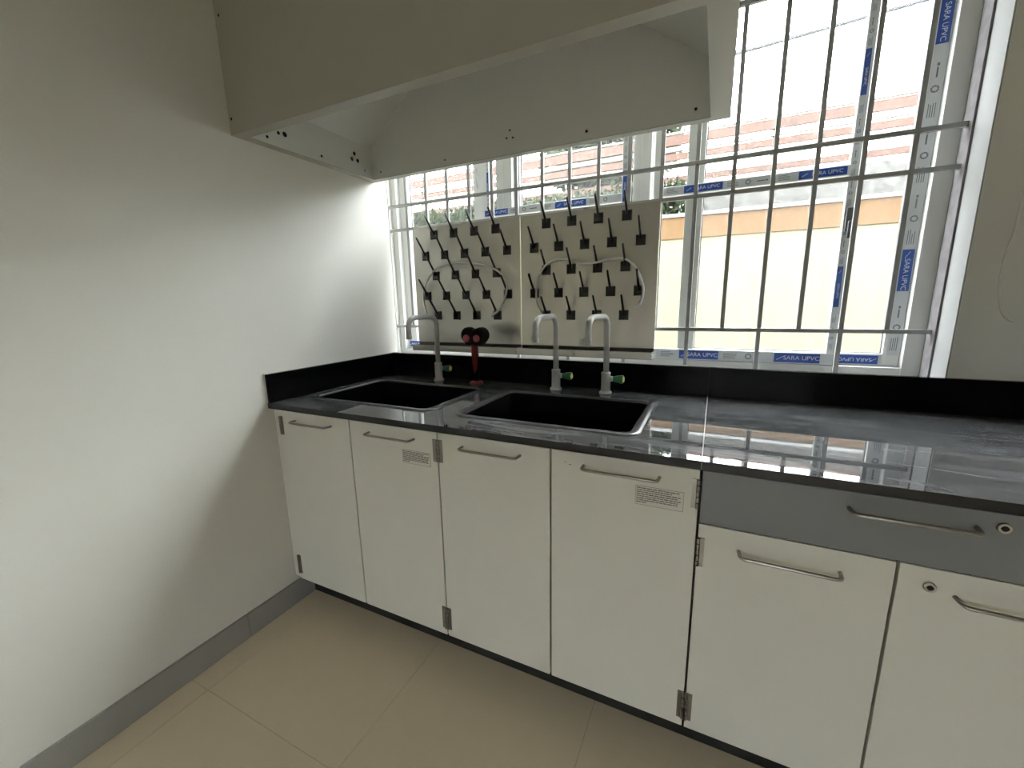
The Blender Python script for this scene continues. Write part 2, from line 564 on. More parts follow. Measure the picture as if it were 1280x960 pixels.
def film_strip(parent, axis, a0, a1, b0, b1, y, blues, flip=False, seed=1):
    """Protective tape on a profile: pale film, blue brand blocks with lettering, small grey print.
    axis 'x': runs along x (a = x range, b = z range); axis 'z': runs along z (a = z range, b = x range)."""
    rnd = random.Random(seed)

    def rect(u0, u1, v0, v1, d, mi):
        if axis == 'x':
            box(bm, u0, u1, y - d, y + 0.0002, v0, v1, mi)
        else:
            box(bm, v0, v1, y - d, y + 0.0002, u0, u1, mi)
    bm = bmesh.new()
    rect(a0, a1, b0, b1, 0.0004, 0)
    w = b1 - b0
    for (u0, u1) in blues:
        rect(u0, u1, b0 + 0.0005, b1 - 0.0005, 0.0007, 1)
        cu, cv = (u0 + u1) / 2, (b0 + b1) / 2
        size = min(w * 0.62, (u1 - u0) * 0.17)
        off = (u1 - u0) * 0.10
        if axis == 'x':
            mt = Matrix.Translation((cu + (-off if flip else off), y - 0.0008, cv)) @ Matrix.Rotation(rad(180 if flip else 0), 4, 'Y') @ Matrix.Rotation(rad(90), 4, 'X')
        else:
            mt = Matrix.Translation((cv, y - 0.0008, cu - off)) @ Matrix.Rotation(rad(90), 4, 'Y') @ Matrix.Rotation(rad(90), 4, 'X')
        text_into(bm, 'SARA UPVC', size, mt, 2)
        # swoosh mark: two slim slanted strokes at the start of the block
        um = u0 + (u1 - u0) * 0.13 if (axis == 'x' and not flip) else u1 - (u1 - u0) * 0.13
        for q in range(4):
            uu = um + (q - 1.5) * w * 0.16
            rect(uu - w * 0.07, uu + w * 0.07, cv - w * 0.22 + q * w * 0.1, cv - w * 0.22 + q * w * 0.1 + w * 0.07, 0.0009, 2)
    # small print between the blue blocks
    edges = [a0] + [e for bl in sorted(blues) for e in bl] + [a1]
    for g in range(0, len(edges), 2):
        u, ue = edges[g] + w * 0.5, edges[g + 1] - w * 0.5
        kind = 0
        while u < ue - w * 1.2:
            if kind % 3 == 0:      # block of small text lines
                for q in range(4):
                    v = b0 + w * (0.2 + 0.17 * q)
                    rect(u, min(ue, u + w * rnd.uniform(1.0, 1.5)), v, v + w * 0.06, 0.0006, 3)
                u += w * 2.2
            elif kind % 3 == 1:    # round emblem
                c, r_ = u + w * 0.3, w * 0.26
                for q in range(10):
                    a = q / 10 * 2 * math.pi
                    rect(c + r_ * math.cos(a) - w * .07, c + r_ * math.cos(a) + w * .07,
                         (b0 + b1) / 2 + r_ * math.sin(a) - w * .07, (b0 + b1) / 2 + r_ * math.sin(a) + w * .07, 0.0006, 3)
                u += w * 1.3
            else:                  # one bold short word
                v = b0 + w * 0.42
                rect(u, u + w * 0.9, v, v + w * 0.13, 0.0006, 3)
                rect(u + w * 1.0, u + w * 1.25, v - w * 0.02, v + w * 0.18, 0.0006, 3)
                u += w * 2.4
            kind += 1
    return link('tape_label', bm, ['film', 'blue', 'white_ink', 'grey_ink'], parent)


film_strip(s_mid, 'x', 1.345, 1.990, 1.017, 1.054, 0.930, [(1.440, 1.594), (1.796, 1.947)], seed=1)
film_strip(s_mid, 'x', 1.340, 1.960, 1.695, 1.724, 0.930, [(1.422, 1.564), (1.814, 1.958)], seed=2)
film_strip(s_mid, 'z', 1.066, 2.38, 1.967, 1.984, 0.930, [(1.232, 1.379), (1.943, 2.083)], seed=3)
film_strip(s_right, 'x', 2.004, 2.137, 1.019, 1.052, 0.958, [(2.014, 2.130)], flip=True, seed=4)
film_strip(s_right, 'z', 1.055, 2.38, 2.152, 2.186, 0.958, [(1.286, 1.429), (2.063, 2.215)], seed=5)
film_strip(s_cen, 'x', 0.486, 1.168, 1.695, 1.724, 0.930, [(0.492, 0.620), (0.865, 1.013)], seed=6)
film_strip(s_cen, 'x', 0.520, 1.165, 1.017, 1.054, 0.930, [(0.70, 0.84), (1.04, 1.16)], seed=7)
film_strip(s_cen, 'z', 1.74, 2.38, 0.506, 0.517, 0.930, [(1.79, 1.90)], seed=8)
film_strip(s_cen, 'z', 1.06, 2.38, 1.174, 1.192, 0.930, [(1.69, 1.815)], seed=9)
film_strip(s_left, 'x', -0.06, 0.40, 1.022, 1.056, 0.958, [(-0.058, 0.03)], seed=10)
# latch on the meeting stile and lever on the left sash
bm = bmesh.new()
box(bm, 1.969, 1.995, 0.915, 0.931, 1.50, 1.58, bev=0.004)
box(bm, 1.975, 1.989, 0.903, 0.917, 1.475, 1.535, bev=0.004)
link('latch', bm, 'latch', s_mid)
bm = bmesh.new()
tube(bm, arc_path([(0.430, 0.957, 1.93), (0.430, 0.935, 1.93), (0.462, 0.925, 1.83)], 0.012), 0.006)
link('lever', bm, 'film', s_left)

# second window, added out of frame to bring fill light into the room
fill_win = tag(empty('fill_window'), kind='structure')
bm = bmesh.new()
for a, b in ((VX0, VX0 + 0.06), ((VX0 + VX1) / 2 - 0.04, (VX0 + VX1) / 2 + 0.04), (VX1 - 0.06, VX1)):
    box(bm, a, b, FY0, 1.0, WZ0, WZ1, bev=0.002)
box(bm, VX0, VX1, FY0, 1.0, WZ0, WZ0 + 0.06, bev=0.002)
box(bm, VX0, VX1, FY0, 1.0, WZ1 - 0.06, WZ1, bev=0.002)
f2 = link('window_frame', bm, 'upvc', fill_win)
for a, b in ((VX0 + 0.06, (VX0 + VX1) / 2 - 0.04), ((VX0 + VX1) / 2 + 0.04, VX1 - 0.06)):
    simple('pane', 'glass_clear', f2, a, b, 0.955, 0.959, WZ0 + 0.06, WZ1 - 0.06)

# glazed double door added behind the camera to light floor and cabinets
added_door = tag(empty('fill_door'), kind='structure')
xm = (QX0 + QX1) / 2
for a, b in ((QX0, xm - 0.003), (xm + 0.003, QX1)):
    bm = bmesh.new()
    box(bm, a, a + 0.07, RY0 - 0.12, RY0 - 0.07, QZ0, QZ1, bev=0.003)
    box(bm, b - 0.07, b, RY0 - 0.12, RY0 - 0.07, QZ0, QZ1, bev=0.003)
    box(bm, a + 0.07, b - 0.07, RY0 - 0.12, RY0 - 0.07, QZ0, QZ0 + 0.12, bev=0.003)
    box(bm, a + 0.07, b - 0.07, RY0 - 0.12, RY0 - 0.07, QZ1 - 0.08, QZ1, bev=0.003)
    lf = link('door_leaf', bm, 'upvc', added_door)
    simple('pane', 'glass_clear', lf, a + 0.07, b - 0.07, RY0 - 0.098, RY0 - 0.093, QZ0 + 0.12, QZ1 - 0.08)

# ------------------------------------------------------------------ outside
tag(simple('dimming_ground', 'dim_ground', None, -30, 30, -30, -4.6, -0.35, -0.15), kind='structure')  # added unseen ground, keeps reflected light off the hood front
ground = tag(simple('ground_alley', 'concrete', None, -30, 30, 1.06, 30, -0.35, -0.15), kind='structure')
bw = tag(empty('boundary_wall'), 'cream boundary wall with ochre band and white coping outside the window', 'wall')
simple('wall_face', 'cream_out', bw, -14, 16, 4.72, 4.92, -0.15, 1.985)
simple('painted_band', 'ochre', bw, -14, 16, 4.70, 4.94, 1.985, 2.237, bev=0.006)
simple('coping', 'coping', bw, -14, 16, 4.67, 4.97, 2.237, 2.275, bev=0.006)

tag(simple('sky_block_wall', 'sky_block', None, -12, 14, -9.4, -9.2, -0.15, 2.45), kind='structure')  # added unseen wall, blocks low sky from the rear door
sf = tag(empty('slatted_screen'), 'tall screen of rust orange horizontal planks with cream rails beyond the boundary wall', 'fence')
for z0, z1 in ((3.455, 3.585), (3.25, 3.345), (2.945, 3.030)):
    for k in range(7):
        x = -14 + k * 4.0
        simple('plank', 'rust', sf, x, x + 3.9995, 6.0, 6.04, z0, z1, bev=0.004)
for z0, z1 in ((3.60, 3.625), (3.37, 3.43), (3.15, 3.23), (2.88, 2.93)):
    simple('rail', 'cream_rail', sf, -14, 14, 5.99, 6.05, z0, z1, bev=0.004)
for k in range(15):
    x = -13.5 + k * 1.95
    simple('post', 'cream_rail', sf, x, x + 0.07, 6.051, 6.11, -0.15, 3.60, bev=0.004)


def leaves(bm, n, place, size):
    for _ in range(n):
        p = place()
        a = Vector((random.gauss(0, 1), random.gauss(0, 1), random.gauss(0, 1))).normalized()
        b = a.orthogonal().normalized()
        s = size * random.uniform(0.6, 1.3)
        a, b = a * s, b * s * 0.45
        q = [bm.verts.new(p + v) for v in (-a, -a * 0.2 + b, a, -a * 0.2 - b)]
        bm.faces.new(q)


tag(simple('concrete_wall', 'rough_wall', None, 1.25, 15, 5.5, 5.7, -0.15, 2.78, bev=0.01),
    'rough weathered grey wall seen between the ochre band and the orange planks', 'wall')
hd = tag(empty('hedge'), 'dense green hedge growing between boundary wall and plank screen', 'hedge')
bm = bmesh.new()
leaves(bm, 45000, lambda: Vector((random.uniform(-7, 1.15), random.uniform(5.06, 5.42),
                                  min(random.uniform(1.9, 2.95), 2.66 + random.gauss(0, 0.07)))), 0.042)
tag(link('foliage', bm, 'leaf', hd), kind='stuff')
for k in range(8):
    bm = bmesh.new()
    x = -6.8 + k + random.uniform(-0.2, 0.2)
    tube(bm, [(x, 5.25, -0.15), (x + 0.05, 5.27, 1.0), (x - 0.04, 5.23, 2.3)], 0.03, 7)
    link('stem', bm, 'stem', hd)
tr = tag(empty('leafy_tree'), 'leafy tree rising behind the plank screen left of the hood corner', 'tree')
bm = bmesh.new()


def crown():
    v = Vector((random.gauss(0, 1), random.gauss(0, 1), random.gauss(0, 1))).normalized()
    return Vector((-0.5, 7.6, 4.0)) + Vector((v.x * 1.4, v.y * 0.8, v.z * 0.75)) * random.uniform(0.5, 1.0)


leaves(bm, 6000, crown, 0.09)
tag(link('foliage', bm, 'leaf', tr), kind='stuff')
bm = bmesh.new()
tube(bm, [(-0.5, 7.6, -0.15), (-0.45, 7.6, 2.0), (-0.5, 7.6, 4.0)], 0.1, 9, radii=[0.13, 0.1, 0.05])
link('trunk', bm, 'stem', tr)
bm = bmesh.new()
tube(bm, [(-14 + k * 1.4, 6.0, 4.463 + 0.046 * (-14 + k * 1.4 - 1.54) + 0.002 * (-14 + k * 1.4 - 2.4) ** 2) for k in range(21)], 0.032, 8)
tag(link('overhead_cable', bm, 'cable'), 'thin grey cable strung across the white sky outside', 'cable')

# ------------------------------------------------------------------ window grille
GY = 0.872
gr = tag(empty('window_grille'), 'grey iron security grille of crossed bars in front of the window', 'grille')
h = 0.0074
for z in (1.148, 1.666, 1.788, 2.287, 2.40):
    simple('crossbar', 'bar', gr, -0.098, 2.243, GY - h, GY + h, z - h, z + h, bev=0.0012)
for k in range(18):
    x = -0.079 + 0.1291 * k
    z0 = WZ0 + 0.006 if k % 2 == 0 else 1.148 + h
    simple('upright_bar', 'bar', gr, x - h, x + h, GY - h * 0.9, GY + h * 0.9, z0, 2.458, bev=0.0012)

# ------------------------------------------------------------------ worktops
ZT, ZB = 0.9, 0.878
HZ = 0.114          # upstand height
XJ = 1.566          # joint
XE = 3.08           # end of the run
S1 = (0.095, 0.660, 0.146, 0.537)
S2 = (0.814, 1.373, 0.140, 0.535)
wt = tag(empty('worktop'), 'polished black stone worktop holding the two sinks', 'worktop')
bm = bmesh.new()
xs = [0.0, S1[0] - .008, S1[1] + .008, S2[0] - .008, S2[1] + .008, XJ - 0.001]
ys = [0.0, 0.135, 0.542, D]
cells(bm, xs, ys, [ZB, ZT], lambda i, j, k: not (j == 1 and i in (1, 3)))
for f in bm.faces:
    f.normal_update()
    f.material_index = 0 if f.normal.z > 0.5 else 1
link('slab', bm, ['granite', 'granite_edge'], wt)
simple('upstand', 'granite_up', wt, 0.02, XJ - 0.001, D - 0.02, D, ZT, ZT + HZ, bev=0.001)
simple('side_upstand', 'granite_up', wt, 0.0, 0.02, 0.0, D, ZT, ZT + HZ, bev=0.001)
simple('joint_seal', 'joint', wt, XJ - 0.001, XJ + 0.001, 0.001, D, ZB + 0.001, ZT + 0.0004)
simple('joint_seal', 'granite_edge', wt, XJ - 0.001, XJ + 0.001, D - 0.0202, D, ZT, ZT + HZ)
bm = bmesh.new()      # white sealant where the upstands meet the plaster
box(bm, 0.0, 0.0035, -0.0012, D, ZT + HZ, ZT + HZ + 0.0025)
box(bm, 0.0, 0.006, -0.0030, 0.0, ZT, ZT + HZ + 0.0025)
box(bm, 0.0035, XJ, D - 0.003, D, ZT + HZ, ZT + HZ + 0.0025)
link('sealant', bm, 'caulk', wt)
wt2 = tag(empty('worktop'), 'polished black stone worktop over the grey drawer, right of the joint', 'worktop')
bm = bmesh.new()
cells(bm, [XJ + 0.001, XE], [0.0, D], [ZB, ZT], lambda i, j, k: True)
for f in bm.faces:
    f.normal_update()
    f.material_index = 0 if f.normal.z > 0.5 else 1
link('slab', bm, ['granite', 'granite_edge'], wt2)
simple('upstand', 'granite_up', wt2, XJ + 0.001, XE, D - 0.02, D, ZT, ZT + HZ, bev=0.001)


# ------------------------------------------------------------------ sinks
def sink(S, label):
    x0, x1, y0, y1 = S
    root = tag(empty('sink'), label, 'sink', 'black sinks set into the worktop')
    w = 0.032
    bm = bmesh.new()
    loft(bm, [rrect(x0 - w, x1 + w, y0 - w * .7, y1 + w * .8, 0.05, ZT + 0.0002),
              rrect(x0 - w + .001, x1 + w - .001, y0 - w * .7 + .001, y1 + w * .8 - .001, 0.05, ZT + 0.003),
              rrect(x0 - w + .004, x1 + w - .004, y0 - w * .7 + .004, y1 + w * .8 - .004, 0.047, ZT + 0.0045),
              rrect(x0 - .004, x1 + .004, y0 - .004, y1 + .004, 0.034, ZT + 0.0045),
              rrect(x0 - .001, x1 + .001, y0 - .001, y1 + .001, 0.031, ZT + 0.0025),
              rrect(x0, x1, y0, y1, 0.03, ZT - 0.004)])
    bmesh.ops.recalc_face_normals(bm, faces=list(bm.faces))
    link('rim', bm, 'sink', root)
    bm = bmesh.new()
    zb = 0.64
    loft(bm, [rrect(x0, x1, y0, y1, 0.03, ZT - 0.004),
              rrect(x0 + .008, x1 - .008, y0 + .008, y1 - .008, 0.035, zb + 0.05),
              rrect(x0 + .015, x1 - .015, y0 + .015, y1 - .015, 0.045, zb + 0.02),
              rrect(x0 + .04, x1 - .04, y0 + .04, y1 - .04, 0.05, zb + 0.004),
              rrect((x0 + x1) / 2 - .06, (x0 + x1) / 2 + .06, (y0 + y1) / 2 - .06, (y0 + y1) / 2 + .06, 0.05, zb)], close_end=True)
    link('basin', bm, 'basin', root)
    bm = bmesh.new()
    lathe(bm, [(0.03, 0), (0.03, 0.003), (0.022, 0.004), (0.02, 0.002)], ((x0 + x1) / 2, (y0 + y1) / 2, zb))
    link('drain', bm, 'hinge', root)


sink(S1, 'black resin sink in the corner by the left wall')
sink(S2, 'black resin sink below the pair of neighbouring taps')


# ------------------------------------------------------------------ taps
def tap(x, y, ang, label):
    root = tag(empty('tap'), label, 'tap', 'swan neck taps behind the sinks')
    bm = bmesh.new()
    lathe(bm, [(0.025, 0.0), (0.025, 0.006), (0.021, 0.010), (0.0185, 0.013), (0.0178, 0.078), (0.0185, 0.080),
               (0.0185, 0.087), (0.0150, 0.089)], (x, y, ZT))
    link('body', bm, 'tap', root)
    dx, dy = -math.sin(rad(ang)), -math.cos(rad(ang))
    L = 0.20
    zt = ZT + 0.312
    bm = bmesh.new()
    path = arc_path([(x, y, ZT + 0.086), (x, y, zt), (x + dx * L, y + dy * L, zt), (x + dx * L, y + dy * L, ZT + 0.222)], 0.052, 9)
    tube(bm, path, 0.0115, 14)
    link('spout', bm, 'tap', root)
    bm = bmesh.new()
    lathe(bm, [(0.0120, 0), (0.0130, 0.001), (0.0130, 0.018), (0.0118, 0.020)], (x + dx * L, y + dy * L, ZT + 0.219), n=18)
    link('nozzle', bm, 'tap', root)
    bm = bmesh.new()
    lathe(bm, [(0.011, 0.014), (0.011, 0.026), (0.008, 0.028), (0.008, 0.034)], (x, y, ZT + 0.062), 'X', 16)
    link('valve', bm, 'tap', root)
    bm = bmesh.new()
    n = 24
    rings = []
    for hh, rr in ((0.030, 0.0095), (0.036, 0.0115), (0.060, 0.0160), (0.066, 0.0165), (0.069, 0.0150)):
        rings.append([(x + hh, y + rr * (1 + 0.10 * math.cos(6 * 2 * math.pi * k / n)) * math.cos(2 * math.pi * k / n),
                       ZT + 0.062 + rr * (1 + 0.10 * math.cos(6 * 2 * math.pi * k / n)) * math.sin(2 * math.pi * k / n)) for k in range(n)])
    R_ = loft(bm, rings, close_end=True)
    bm.faces.new(list(reversed(R_[0])))
    bmesh.ops.recalc_face_normals(bm, faces=list(bm.faces))
    kn = link('knob', bm, 'green', root)
    bm = bmesh.new()
    lathe(bm, [(0.0115, 0.0685), (0.0115, 0.0715), (0.009, 0.073)], (x, y, ZT + 0.062), 'X', 18)
    link('knob_cap', bm, 'yellow', kn)


tap(0.361, 0.648, 1.5, 'pale grey swan neck tap nearest the left wall corner')
tap(0.974, 0.643, 3.0, 'pale grey swan neck tap, left one of the close pair')
tap(1.189, 0.640, 6.5, 'pale grey swan neck tap, right one of the close pair')

# ------------------------------------------------------------------ eyewash
ex, ey = 0.575, 0.650
ew = tag(empty('eyewash'), 'black and red twin head eyewash standing between the two sinks', 'eyewash')
bm = bmesh.new()
lathe(bm, [(0.032, 0), (0.032, 0.004), (0.026, 0.009), (0.016, 0.012)], (ex, ey, ZT))
link('base_flange', bm, 'red', ew)
bm = bmesh.new()
lathe(bm, [(0.014, 0.010), (0.014, 0.07), (0.013, 0.12), (0.013, 0.185)], (ex, ey, ZT))
link('stem', bm, 'rubber', ew)
bm = bmesh.new()   # tapered squeeze handle in front of the stem
prof = [(0.0, 0.004, 0.050), (0.0, 0.010, 0.065), (0.0, 0.0125, 0.10), (0.0, 0.0145, 0.14), (0.0, 0.0165, 0.184)]
tube(bm, [(ex, ey - 0.010, ZT + p[2]) for p in prof], 0.01, 12, radii=[p[1] for p in prof])
link('handle', bm, 'red', ew)
# heart shaped twin head
out = []
for k in range(28):     # left lobe then right lobe, outline in (u, v)
    pass
top = []
for a in range(60, 216, 12):
    top.append((-0.0325 + 0.0355 * math.cos(rad(a)), 0.226 + 0.036 * math.sin(rad(a))))
outline = [(0.0, 0.247)] + top + [(-0.055, 0.198), (-0.040, 0.184), (-0.018, 0.180), (0.0, 0.181)]
outline = outline + [(-u, v) for u, v in reversed(outline[1:-1])]
bm = bmesh.new()
cu_, cv_ = 0.0, 0.215
loops = []
for yy, s in ((0.030, 0.70), (0.026, 0.90), (0.015, 1.0), (-0.012, 1.0), (-0.022, 0.93), (-0.027, 0.78)):
    loops.append([(ex + cu_ + (u - cu_) * s, ey + yy, ZT + cv_ + (v - cv_) * s) for u, v in outline])
R_ = loft(bm, loops, close_end=True)
bm.faces.new(list(reversed(R_[0])))
bmesh.ops.recalc_face_normals(bm, faces=list(bm.faces))
hdm = link('twin_head', bm, 'rubber', ew)
for s in (-1, 1):
    bm = bmesh.new()
    lathe(bm, [(0.0165, -0.0255), (0.0165, -0.030), (0.013, -0.032)], (ex + s * 0.027 - 0.004, ey, ZT + 0.212), 'Y', 20)
    link('nozzle_cap', bm, 'pink', hdm)


# ------------------------------------------------------------------ drying boards with pegs
def drying_board(x0, x1, ox, label):
    root = tag(empty('drying_board'), label, 'peg board', 'steel drying boards hung on the grille')
    z0, z1 = 1.068, 1.657
    bm = bmesh.new()
    box(bm, x0, x1, 0.829, 0.832, z0, z1)
    box(bm, x0, x0 + 0.002, 0.832, 0.850, z0, z1)          # folded back edges
    box(bm, x1 - 0.002, x1, 0.832, 0.850, z0, z1)
    box(bm, x0, x1, 0.832, 0.850, z1 - 0.002, z1)
    pl = link('plate', bm, 'steel', root)
    bm = bmesh.new()                                       # drip trough along the foot
    box(bm, x0, x1, 0.828, 0.832, 1.026, z0, 1)
    box(bm, x0, x1, 0.772, 0.828, 1.026, 1.029, 1)
    box(bm, x0, x1, 0.769, 0.772, 1.028, 1.057, 0)
    box(bm, x0, x0 + 0.002, 0.772, 0.828, 1.029, 1.057, 0)
    box(bm, x1 - 0.002, x1, 0.772, 0.828, 1.029, 1.057, 0)
    link('drip_trough', bm, ['steel', 'tray'], root)
    simple('hook', 'hinge', root, (x0 + x1) / 2 - 0.01, (x0 + x1) / 2 + 0.01, 0.832, GY - 0.0076, 1.640, 1.664)
    first = None
    for r in range(5):
        n = 5 if r % 2 else 4
        for k in range(n):
            px = ox + k * 0.1184 - (0.0595 if r % 2 else 0.0)
            pz = 1.615 - 0.1015 * r
            if first is None:
                bm = bmesh.new()
                loft(bm, [[(-.02, 0, -.021), (.02, 0, -.021), (.02, 0, .021), (-.02, 0, .021)],
                          [(-.02, -.007, -.021), (.02, -.007, -.021), (.02, -.007, .021), (-.02, -.007, .021)],
                          [(-.017, -.010, -.018), (.017, -.010, -.018), (.017, -.010, .018), (-.017, -.010, .018)]],
                     close_end=True, smooth=False)
                bmesh.ops.recalc_face_normals(bm, faces=list(bm.faces))
                base = link('peg', bm, 'peg', root)
                base.location = (px, 0.829, pz)
                bm = bmesh.new()
                tube(bm, [(0, -0.004, 0), (0, -0.030, 0.034), (0, -0.072, 0.083), (0, -0.074, 0.0855)], 0.0048, 8,
                     radii=[0.0056, 0.0052, 0.0044, 0.002])
                rod = link('peg_rod', bm, 'peg', None)
                rod.parent = base
                first = (base, rod)
            else:
                b = share('peg', first[0].data, (px, 0.829, pz), root)
                share('peg_rod', first[1].data, (0, 0, 0), b)


drying_board(0.112, 0.729, 0.248, 'stainless steel peg board nearer the left wall, behind the eyewash')
drying_board(0.733, 1.346, 0.861, 'stainless steel peg board behind the pair of taps')
hl = [(0.199, 1.203), (0.178, 1.283), (0.192, 1.362), (0.252, 1.436), (0.336, 1.465), (0.405, 1.469), (0.504, 1.458), (0.577, 1.439), (0.628, 1.415), (0.658, 1.378), (0.667, 1.329), (0.65, 1.275), (0.623, 1.235), (0.58, 1.205)]
hr = [(0.845, 1.223), (0.821, 1.282), (0.825, 1.36), (0.851, 1.416), (0.893, 1.447), (0.964, 1.455), (1.023, 1.434), (1.09, 1.432), (1.146, 1.44), (1.209, 1.443), (1.245, 1.423), (1.272, 1.388), (1.291, 1.343), (1.297, 1.308), (1.29, 1.265), (1.269, 1.238)]
for pts, lab in ((hl, 'thin white drain hose looped over the pegs of the board behind the eyewash'),
                 (hr, 'thin white drain hose looped over the pegs of the board behind the pair of taps')):
    bm = bmesh.new()
    tube(bm, smooth_path([(a, 0.803, b) for a, b in pts]), 0.0050, 8)
    tag(link('drain_hose', bm, 'hose'), lab, 'hose', 'drain hoses on the peg boards')

# ------------------------------------------------------------------ base cabinets
DY0, DY1 = 0.016, 0.034
ZD0, ZD1, ZDR = 0.125, 0.871, 0.7336
G = 0.0028


def handle(parent, xc, zc, L=0.196):
    bm = bmesh.new()
    p = arc_path([(xc - L / 2, DY0 + 0.001, zc), (xc - L / 2 + 0.002, DY0 - 0.031, zc), (xc + L / 2 - 0.002, DY0 - 0.031, zc), (xc + L / 2, DY0 + 0.001, zc)], 0.012, 5)
    tube(bm, p, 0.0042, 10)
    return link('handle', bm, 'chrome', parent)


def hinge(parent, x, z0, z1, side):
    """side +1: door lies to the right of the hinge line x, -1: to the left."""
    bm = bmesh.new()
    a, b = sorted((x, x + side * 0.014))
    box(bm, a, b, DY0 - 0.0018, DY0 + 0.0005, z0, z1)
    n = 5
    for k in range(n):
        za = z0 + (z1 - z0) * k / n + 0.0006
        zb = z0 + (z1 - z0) * (k + 1) / n - 0.0006
        lathe(bm, [(0.0038, 0), (0.0042, 0.0006), (0.0042, zb - za - 0.0006), (0.0038, zb - za)], (x, DY0 - 0.003, za), 'Z', 10)
    return link('hinge', bm, 'hinge', parent)


def door(root, x0, x1, z1, hside, hz, label=None):
    d = simple('door', 'cabinet', root, x0 + G, x1 - G, DY0, DY1, ZD0, z1, bev=0.0012)
    if label:
        d['label'] = label
    handle(d, (x0 + x1) / 2 + (0.0 if hside is None else 0.0), z1 - (0.034 if z1 > .8 else 0.051))
    hx = x0 + G + 0.0015 if hside < 0 else x1 - G - 0.0015
    for a, b in hz:
        hinge(d, hx, a, b, -hside)
    return d


def notice(parent, x0, x1, z0, z1, seed):
    rnd = random.Random(seed)
    bm = bmesh.new()
    y = DY0
    box(bm, x0, x1, y - 0.0004, y + 0.0002, z0, z1, 0)
    t = 0.0008
    for q in ((x0, x1, z1 - t, z1), (x0, x1, z0, z0 + t), (x0, x0 + t, z0, z1), (x1 - t, x1, z0, z1)):
        box(bm, q[0], q[1], y - 0.0006, y, q[2], q[3], 1)
    rows = 8
    for r in range(rows):
        zz = z1 - 0.0045 - r * (z1 - z0 - 0.008) / rows
        end = x1 - rnd.uniform(0.004, 0.014) if r < rows - 1 else x0 + 0.028
        if r == 1:
            end = x1 - 0.028
        x = x0 + 0.003
        while x < end:
            w = min(rnd.uniform(0.004, 0.013), end - x)
            box(bm, x, x + w, y - 0.0006, y, zz - 0.0026, zz, 1)
            x += w + 0.0016
    return link('notice', bm, ['notice', 'ink'], parent)


def lock(parent, x, z):
    bm = bmesh.new()
    lathe(bm, [(0.0105, 0.001), (0.0105, -0.004), (0.0085, -0.006), (0.0075, -0.0045)], (x, DY0, z), 'Y', 20)
    lo = link('lock', bm, 'chrome', parent)
    bm = bmesh.new()
    lathe(bm, [(0.0055, -0.004), (0.0055, -0.0052)], (x, DY0, z), 'Y', 14)
    box(bm, x - 0.006, x + 0.006, DY0 - 0.0056, DY0 - 0.0045, z - 0.001, z + 0.001)
    link('keyhole', bm, 'hole', parent)
    return lo


def carcass(x0, x1, label, filler=None):
    root = tag(empty('base_cabinet'), label, 'cabinet', 'base cabinets under the worktop')
    bm = bmesh.new()
    t = 0.012
    y0, y1 = 0.037, 0.71
    box(bm, x0 + 0.001, x0 + t, y0, y1, ZD0, ZB - 0.001)
    box(bm, x1 - t, x1 - 0.001, y0, y1, ZD0, ZB - 0.001)
    box(bm, x0 + t, x1 - t, y0, y1, ZD0, ZD0 + t)
    box(bm, x0 + t, x1 - t, y1 - 0.006, y1, ZD0 + t, ZB - 0.001)
    box(bm, x0 + t, x1 - t, y0, y0 + 0.06, ZB - 0.02, ZB - 0.001)
    box(bm, (x0 + x1) / 2 - 0.02, (x0 + x1) / 2 + 0.02, y0, y0 + 0.018, ZD0 + t, ZB - 0.02)
    link('carcass', bm, 'carcass', root)
    simple('plinth', 'black', root, x0, x1, 0.100, 0.118, 0.0, ZD0)
    return root


top_h, low_h = (0.772, 0.848), (0.152, 0.237)
X = [0.038, 0.4155, 0.798, 1.1825, 1.567, 1.948, 2.330, 2.705, 3.075]
c1 = carcass(0.002, X[2], 'cream white two door base cabinet touching the left wall')
simple('filler', 'cabinet', c1, 0.002, X[0] - G * 1.2, 0.022, 0.036, ZD0, ZB - 0.001)
door(c1, X[0], X[1], ZD1, -1, (top_h, low_h))
d2 = door(c1, X[1], X[2], ZD1, 1, (top_h, low_h))
notice(d2, 0.652, 0.767, 0.749, 0.796, 3)
c2 = carcass(X[2], X[4], 'cream white two door base cabinet under the second sink')
door(c2, X[2], X[3], ZD1, -1, (top_h, low_h))
d4 = door(c2, X[3], X[4], ZD1, 1, (top_h, low_h))
bm = bmesh.new()
for (a, b, w) in ((1.2235, 0.838, 0.005), (1.236, 0.833, 0.007)):
    box(bm, a, a + w, DY0 - 0.0003, DY0 + 0.0002, b, b + 0.0022)
link('scuff_mark', bm, 'scuff', d4)
notice(d4, 1.416, 1.532, 0.755, 0.807, 5)
c3 = carcass(X[4], X[6], 'cream white base cabinet with a wide grey drawer on top')
h5 = ((0.619, 0.696), low_h)
door(c3, X[4], X[5], ZDR - 0.0015, -1, h5)
d6 = door(c3, X[5], X[6], ZDR - 0.0015, 1, h5)
lock(d6, 2.001, 0.692)
dr = simple('drawer', 'drawer', c3, X[4] + G, X[6] - G, DY0, DY1, ZDR + 0.0015, ZD1, bev=0.0012)
dr['label'] = 'wide grey drawer front'
handle(dr, 1.952, 0.835)
lock(dr, 2.086, 0.843)
c4 = carcass(X[6], X[8], 'plain cream white base cabinet at the far right end of the worktop')
door(c4, X[6], X[7], ZD1, -1, (top_h, low_h))
door(c4, X[7], X[8], ZD1, 1, (top_h, low_h))

